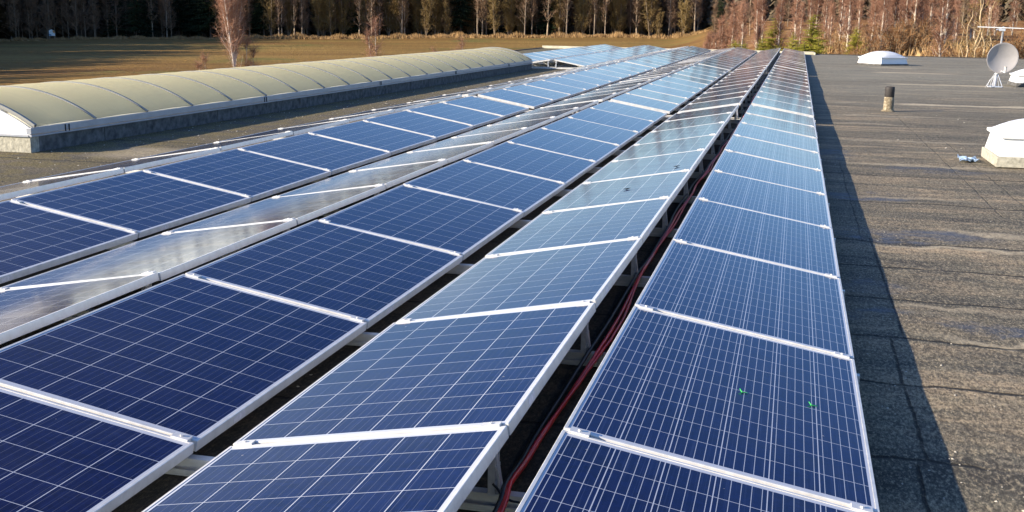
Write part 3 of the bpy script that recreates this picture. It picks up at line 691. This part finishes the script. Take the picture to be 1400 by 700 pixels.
def bare_tree(seed, H, r0, nb, first, blen, rise, twigs, tw, tl, stems=1, droop=0.0, crooked=0.0, fork=0.0):
    """trunk mesh (with limbs) and crown mesh (fine twigs) of a leafless tree"""
    q = random.Random(seed); tm, cm = MB(), MB(); tips = []
    for sidx in range(stems):
        az = q.random()*6.28; ln = 0.0 if sidx == 0 else q.uniform(.05, .26)
        base = Vector((0, 0, 0)) if sidx == 0 else (Vector((.12*math.cos(az), .12*math.sin(az), q.uniform(0, .5))) if not fork else Vector((0, 0, fork+q.uniform(-.25, .5))))
        hh = (H-base.z)*(1 if sidx == 0 else q.uniform(.6, .92)); rr = r0*(1 if sidx == 0 else q.uniform(.5, .8))
        pts, rad = [], []; off = Vector((0, 0, 0)); N = 9
        for j in range(N+1):
            t = j/N; off += Vector((q.gauss(0, .02+crooked), q.gauss(0, .02+crooked), 0))*hh*.1
            pts.append(base+Vector((math.cos(az)*ln*hh*t, math.sin(az)*ln*hh*t, hh*t))+off); rad.append(rr*(1-t)**.8+.008)
        tm.tube(pts, rad, 6, cap=False)
        def on(t):
            f_ = t*N; i = min(int(f_), N-1); return pts[i].lerp(pts[i+1], f_-i)
        for _ in range(nb//stems):
            t = first+(1-first)*q.random()**.9; p = on(t); a = q.random()*6.28
            l = blen*hh*(1-t*.75)*q.uniform(.5, 1.15); d = Vector((math.cos(a), math.sin(a), rise*q.uniform(.5, 1.4))).normalized()
            m1 = p+d*l*.5; d2 = (d+Vector((q.gauss(0, .25+crooked), q.gauss(0, .25+crooked), .35-droop))).normalized(); e = m1+d2*l*.5
            br = max(.006, rr*(1-t)*.36); tm.tube([p, m1, e], [br, br*.6, .004], 4, cap=False)
            for _k in range(twigs):
                s_ = q.random(); pp = p.lerp(m1, s_*2) if s_ < .5 else m1.lerp(e, s_*2-1)
                dd = (d2*.7+Vector((q.gauss(0, .6), q.gauss(0, .6), q.gauss(.35-droop, .5)))).normalized()
                L_ = tl*q.uniform(.5, 1.3); strip(cm, pp, dd, L_, tw, q)
                for _z in range(2):
                    p3 = pp+dd*L_*q.uniform(.3, .9); d3 = (dd+Vector((q.gauss(0, .7), q.gauss(0, .7), q.gauss(0-droop, .5)))).normalized(); strip(cm, p3, d3, L_*.6, tw*.7, q)
    return tm, cm
def spruce(seed, H, r0, wid, first, dens, drop=.35):
    q = random.Random(seed); tm, cm = MB(), MB(); tm.tube([(0, 0, 0), (0, 0, H*.5), (0, 0, H)], [r0, r0*.6, .02], 6, cap=False)
    z = first*H
    while z < H*.99:
        t = (z-first*H)/(H*(1-first)); l0 = wid*(1-t)**.85+.15
        for _ in range(dens):
            a = q.random()*6.28; l = l0*q.uniform(.65, 1.12); d = Vector((math.cos(a), math.sin(a), -drop*q.uniform(.4, 1.2))); p = Vector((0, 0, z+q.gauss(0, .15)))
            sd_ = Vector((-math.sin(a), math.cos(a), 0))
            for s in range(5):
                u = .15+.85*s/4; c_ = p+d*l*u; c_.z += .10*l*u*u
                wv = l*.20*(1.25-u); hz = q.uniform(.15, .45)*wv*2
                for sg in (-1, 1):
                    e = c_+d*l*.16+sd_*sg*wv*q.uniform(.6, 1.4)+Vector((0, 0, -hz)); cm.face([c_, c_+d*l*.2, e])
                cm.face([c_-sd_*.3*wv, c_+sd_*.3*wv, c_+Vector((q.gauss(0, .05), q.gauss(0, .05), -hz*1.6))])
        z += max(.16, H*.018)*q.uniform(.8, 1.2)
    return tm, cm
def bush(seed, H, Wd, nst, twigs, tw, tl):
    q = random.Random(seed); tm, cm = MB(), MB()
    for _ in range(nst):
        a = q.random()*6.28; r_ = Wd*.35*q.random()**.5; p = Vector((r_*math.cos(a), r_*math.sin(a), -.1)); l = H*q.uniform(.6, 1.05)
        d = Vector((math.cos(a)*.5*q.random()*Wd/H, math.sin(a)*.5*q.random()*Wd/H, 1)).normalized(); m1 = p+d*l*.5; d2 = (d+Vector((q.gauss(0, .3), q.gauss(0, .3), -.15))).normalized(); e = m1+d2*l*.5
        tm.tube([p, m1, e], [.02, .013, .004], 4, cap=False)
        for _k in range(twigs):
            s_ = q.random(); pp = p.lerp(m1, s_*2) if s_ < .5 else m1.lerp(e, s_*2-1); dd = (d2*.5+Vector((q.gauss(0, .7), q.gauss(0, .7), q.gauss(.3, .5)))).normalized(); strip(cm, pp, dd, tl*q.uniform(.4, 1.3), tw*q.uniform(.6, 1.4), q)
    return tm, cm

class Kind:
    def __init__(s, name, cat, label, group, meshes, bm, cm):
        s.name, s.cat, s.label, s.group = name, cat, label, group
        s.var = [(a.mesh('trunk', bm, True), c.mesh('crown', cm)) for a, c in meshes]
        s.proto = None
    def put(s, x, y, sc=1.0, q=rnd, label=None, lean=0, group=True, z=None):
        o = bpy.data.objects.new(s.name, None); COL.objects.link(o); o.empty_display_size = .5
        o.location = (x, y, (gh(x, y) if z is None else z)-.05); o.rotation_euler = (q.gauss(0, .012)+lean, q.gauss(0, .015), q.random()*6.28); o.scale = (sc, sc, sc*q.uniform(.92, 1.1))
        tag(o, label or s.label, s.cat, s.group if group else None)
        t_, c_ = q.choice(s.var); link('trunk', t_, o); link('crown', c_, o); return o
def polar(px, dist):
    """a bearing given as the photograph's column, and a distance on the ground"""
    a = YAW-math.atan2(px-700, 1565.45); return CAM.x-dist*math.sin(a), CAM.y+dist*math.cos(a)

K_tall = Kind('birch_tree', 'tree', 'tall pale bare trunk lit at the edge of the dark forest', 'pale trunks along forest edge',
              [bare_tree(s, 17.5, .15, 60, .14, .15, 1.5, 12, .07, .9) for s in (1, 2, 3, 4, 5, 6)], WOODB, TWIGB)
K_olive = Kind('broadleaf_tree', 'tree', 'bare olive-brown bushy tree at the forest edge', 'bare bushy trees at forest edge',
               [bare_tree(s, 14, .13, 80, .04, .2, 1.7, 20, .09, 1.0, stems=3) for s in (11, 12, 13)], GREYB, TWIGO)
K_grey = Kind('slim_tree', 'tree', 'slim grey-brown trunk in the shaded front of the forest', 'slim grey forest trunks',
              [bare_tree(s, 15, .11, 60, .05, .15, 1.3, 14, .08, .8) for s in (21, 22, 23, 24)], GREYB, TWIGB)
K_spr = Kind('spruce_tree', 'tree', 'dark spruce with drooping boughs standing in the forest front', 'dark spruces in forest front',
             [spruce(s, 18, .2, 3.0, .04+.05*i, 8) for i, s in enumerate((31, 32, 33))], PINEB, NEED)
K_birch = Kind('birch_tree', 'tree', 'young birch with red-brown twigs in thicket behind far roof edge', 'young birches behind the roof edge',
               [bare_tree(s, 4.5, .072, 60, .05, .22, 1.7, 16, .020, .45, droop=.1) for s in (41, 42, 43, 44, 45)], BIRCHB, TWIGR)
K_yspr = Kind('young_spruce', 'tree', 'small yellow-green young spruce just behind the far roof edge', 'young spruces behind the roof edge',
              [spruce(s, 3.2, .05, 1.25, .02, 14, .12) for s in (51, 52, 53)], PINEB, NEEDL)
K_shr = Kind('brown_shrub', 'shrub', 'tangled red-brown winter shrub on the bank behind the roof', 'brown shrubs on the bank',
             [bush(s, 2.3, 2.6, 40, 26, .03, .55) for s in (61, 62, 63)], PALEB, BRACK)
q = random.Random(21)
# dark, dense interior of the wood and the tree belt beside the field (reads as one mass)
mass = MB()
def scatter_spruce(x, y, H, w_):
    z0 = gh(x, y); dens = 9; z = 0.4; N = 20; dens = 15
    for s in range(N):
        t = s/N; zz = z0+.5+(H-.5)*t; l = w_*(1-t)**.8+.3
        for _ in range(dens):
            a = q.random()*6.28; d = Vector((math.cos(a), math.sin(a), 0)); sdv = Vector((-math.sin(a), math.cos(a), 0)); c_ = Vector((x, y, zz+q.gauss(0, .4)))
            e = c_+d*l*q.uniform(.7, 1.15)+Vector((0, 0, -l*.35)); mass.face([c_+Vector((0, 0, .5)), e-sdv*l*.17, e+sdv*l*.17-Vector((0, 0, q.random()*.8))])
for px in range(-60, 1016, 7):
    for row in (0, 1, 2):
        d = 268+row*9+q.uniform(-4, 4); x, y = polar(px+q.uniform(-6, 6), d); scatter_spruce(x, y, q.uniform(12, 14.5) if px < 650 else q.uniform(14, 17), q.uniform(1.8, 2.6))
for px in range(1000, 1480, 8):
    for row in (0, 1): d = 205+row*10+q.uniform(-5, 5); x, y = polar(px+q.uniform(-6, 6), d); scatter_spruce(x, y, q.uniform(9, 12), q.uniform(1.6, 2.3))
for i in range(150):     # belt to the left, out of the picture, whose shade falls across the field
    t = i/149; x = -122-t*46+q.gauss(0, 4); y = 50+t*158+q.gauss(0, 3); scatter_spruce(x, y, q.uniform(21, 25)+7*t, q.uniform(5, 6.5))
tag(mass.build('dense_woodland', leafmat('dark_brown_wood', (0.070, 0.060, 0.040), (0.170, 0.130, 0.085))), 'dark dense conifer wood filling the background behind the edge trees', 'woodland', kind='stuff')

# forest edge, tree by tree
used = 0
for px, dd in ((28, 0), (47, 2), (110, -1), (122, 1)): K_grey.put(*polar(px, 257+dd), 1.0, q)
for px in range(-14, 250, 9): K_grey.put(*polar(px+q.uniform(-5, 5), 259+q.uniform(-3, 5)), q.uniform(.8, 1.15), q)
K_tall.put(*polar(212, 254), .9, q, 'pale leaning trunk left of the near birch at forest edge', lean=.0, group=False)
K_tall.put(*polar(231, 252), .8, q, 'reddish-crowned pale trunk just left of the near birch', group=False)
for px in (165, 190, 205, 248, 262, 275, 290, 345, 362, 480, 488, 626, 700, 745): K_spr.put(*polar(px, 258+q.uniform(-4, 3)), q.uniform(.85, 1.1), q)
for px in (382, 386, 402, 413, 490, 506, 547, 551, 649, 655, 742, 768, 805, 820, 862, 905, 940, 712, 722): K_tall.put(*polar(px, 253+q.uniform(-3, 3)), q.uniform(.85, 1.15), q)
for px in (372, 395, 440, 452, 468, 530, 540, 580, 592, 608, 672, 690, 758, 790, 840, 880, 925, 322, 305): K_olive.put(*polar(px, 255+q.uniform(-3, 3)), q.uniform(.75, 1.1), q)
for _ in range(34): K_olive.put(*polar(q.uniform(300, 955), 259+q.uniform(-4, 5)), q.uniform(.6, 1.1), q)
for _ in range(105): K_grey.put(*polar(q.uniform(255, 955), 261+q.uniform(-5, 8)), q.uniform(.8, 1.2), q)
K_olive.put(*polar(891, 246), .42, q, 'small spreading bare tree in front of the forest edge', group=False)
# right-hand wood behind the birches
for px in range(965, 1420, 21): (K_grey if q.random() < .6 else K_tall).put(*polar(px+q.uniform(-8, 8), 158+q.uniform(-6, 8)), q.uniform(.45, .55), q,
    'bare trunk standing among the woods behind the birch thicket')['group'] = 'trunks behind the birch thicket'
for px, d in ((972, 176), (1003, 176), (1120, 176)): K_spr.put(*polar(px, d), .5, q)
# birch thicket behind the roof edge
for i in range(74):
    px = 952+q.random()*300 if i < 56 else 1200+q.random()*215
    d = q.uniform(92, 135) if px < 1195 else q.uniform(112, 138)
    sc = q.uniform(.75, 1.25) if px > 985 else q.uniform(.42, .6)
    K_birch.put(*polar(px, d), sc, q)
for px in range(946, 1010, 4): K_birch.put(*polar(px+q.uniform(-3, 3), q.uniform(93, 108)), q.uniform(.55, .72)+(px-947)/110, q)
for px, d, sc in ((1222, 104, 1.35), (1227, 104.5, 1.3), (1233, 103, 1.2), (1255, 101, 1.35), (1271, 88, 1.25), (1190, 92, 1.2), (1177, 93, 1.1), (1276, 96, 1.3)):
    K_birch.put(*polar(px, d), sc, q, 'taller pale-stemmed birch rising from the brown bank')['group'] = 'tall birches on the brown bank'
for px, d, sc in ((945, 96, .62), (938, 97, .55), (972, 92, .55), (995, 90, 1.05), (1008, 93, .8), (1045, 90, .62), (1031, 95, .8), (1066, 86, .75), (1072, 86, 1.0), (1079, 85, .8), (1088, 84, .95), (1094, 85, .7), (990, 91, .8), (1001, 91, .9), (1012, 92, .6), (1055, 91, .7), (951, 95, .5), (1105, 84, .95), (1098, 92, 1.1), (1157, 92, .85), (1047, 104, 1.15)):
    K_yspr.put(*polar(px, d), sc, q)
K_dark = Kind('juniper_bush', 'shrub', 'dark green conical evergreen bush at the corner of the roof', None, [spruce(71, 2.6, .05, .95, .02, 14, .1)], PINEB, NEED)
K_dark.put(*polar(1117, 80), .95, q)
for px, d, sc in ((1137, 84, .8), (1150, 88, .9), (1168, 90, .8), (1200, 92, 1.1), (1215, 95, 1.3), (1228, 94, 1.2), (1240, 96, 1.1), (1252, 98, 1.0), (1290, 86, .7), (1305, 88, .9), (1340, 88, .8), (1365, 90, 1.0), (1390, 90, 1.0), (1262, 90, .7), (1070, 97, .8), (1020, 97, .7), (1125, 96, 1.0), (1185, 97, 1.0)):
    K_shr.put(*polar(px, d), sc, q)
K_crook = Kind('crooked_tree', 'tree', 'pale crooked bare tree left of the satellite dish behind the roof', None,
               [bare_tree(81, 5.6, .10, 30, .05, .34, .8, 9, .028, .6, stems=3, crooked=.25)], PALEB, TWIGO)
K_crook.put(*polar(1310, 84), .95, q)
K_crook.put(*polar(1327, 88), 1.1, q, 'taller pale crooked tree directly behind the satellite dish')
# birches between hall and field
K_near = Kind('birch_tree', 'tree', 'large white-stemmed birch with red twigs behind the barrel skylight', None,
              [bare_tree(91, 10.5, .070, 230, .04, .26, 2.0, 24, .016, .60, stems=8, droop=.05, fork=3.2)], bark('white_birch_bark', (0.5, 0.43, 0.36), (0.85, 0.78, 0.68)), TWIGR)
K_near.put(*polar(321, 72), 1.0, q)
K_sap = Kind('birch_sapling', 'tree', 'thin pinkish birch sapling above the barrel skylight', 'saplings above the barrel skylight',
             [bare_tree(s, 6.0, .045, 60, .25, .20, 1.6, 14, .018, .5, stems=2) for s in (95, 96)], BIRCHB, TWIGR)
for px, sc, lab in ((512, 1.06, 'tallest pinkish sapling rising above the middle of the barrel skylight'), (588, .80, 'faint low sapling right of the tallest sapling, above the skylight'), (629, .92, 'small red sapling above the far end of the barrel skylight'), (283, .80, 'low bushy sapling just left of the white birch'), (338, .95, 'thin sapling stems just right of the white birch')):
    K_sap.put(*polar(px, 72), sc, q, lab)
# strip of dry grass along the foot of the forest
mb = MB()
for _ in range(26000):
    px = q.uniform(-20, 955); x, y = polar(px, 247+q.gauss(0, 1.8)); z = gh(x, y); h_ = q.uniform(.2, 1.0)*(1 if px > 330 else .6)*(.55+.9*abs(math.sin(px*.043)*math.sin(px*.117+1))); a = q.random()*3.14
    dx, dy = .07*math.cos(a), .07*math.sin(a); mb.face([(x-dx, y-dy, z), (x+dx, y+dy, z), (x+q.gauss(0, .25), y+q.gauss(0, .2), z+h_)])
tag(mb.build('dry_grass', DRY), 'strip of tall tan dry grass along the foot of the forest', 'dry grass', kind='stuff')
mb = MB()
for _ in range(9000):
    px = q.uniform(1105, 1420); x, y = polar(px, q.uniform(66, 112)); z = gh(x, y); h_ = q.uniform(.2, .8); a = q.random()*3.14
    dx, dy = .05*math.cos(a), .05*math.sin(a); mb.face([(x-dx, y-dy, z), (x+dx, y+dy, z), (x+q.gauss(0, .2), y+q.gauss(0, .2), z+h_)])
tag(mb.build('bank_grass', DRY), 'dry tan grass covering the bank behind the roof edge', 'dry grass', kind='stuff')
# painted board at the foot of the forest
x, y = polar(76.5, 250); z = gh(x, y)
bd = thing('notice_board', (x, y, z), 'small pale blue and orange board at the shaded forest foot', 'board', None, (0, 0, R(28))); bd.scale = (.74, .74, .74)
def board(pts, y_, mat, nm):
    mb = MB(); mb.face([(a, y_, c_) for a, c_ in pts]); mb.face([(a, y_+.06, c_) for a, c_ in reversed(pts)])
    for i in range(len(pts)):
        a, c_ = pts[i], pts[(i+1) % len(pts)]; mb.face([(a[0], y_, a[1]), (a[0], y_+.06, a[1]), (c_[0], y_+.06, c_[1]), (c_[0], y_, c_[1])])
    return mb.build(nm, mat, bd)
pb = simple('pale_board_paint', (0.75, 0.82, 0.80), 0.6, 0, 0.1, 2); ob = simple('orange_board_paint', (0.75, 0.38, 0.08), 0.6); bb_ = simple('blue_board_paint', (0.16, 0.34, 0.44), 0.6)
board([(-.75, 1.0), (.8, 1.05), (.78, 2.0), (.45, 2.5), (-.1, 2.75), (-.75, 2.4)], 0, pb, 'panel'); board([(.25, 2.0), (.75, 1.7), (.74, 2.05), (.45, 2.46), (.2, 2.5)], -.065, ob, 'orange_patch'); board([(-.7, 1.05), (-.1, 1.05), (-.2, 1.45), (-.72, 1.6)], -.066, bb_, 'blue_patch')
mb = MB(); mb.tube([(-.5, .1, -.2), (-.5, .1, 2.2)], .06, 6); mb.build('post', GREYB, bd); mb = MB(); mb.tube([(.5, .1, -.2), (.5, .1, 2.2)], .06, 6); mb.build('post', GREYB, bd)
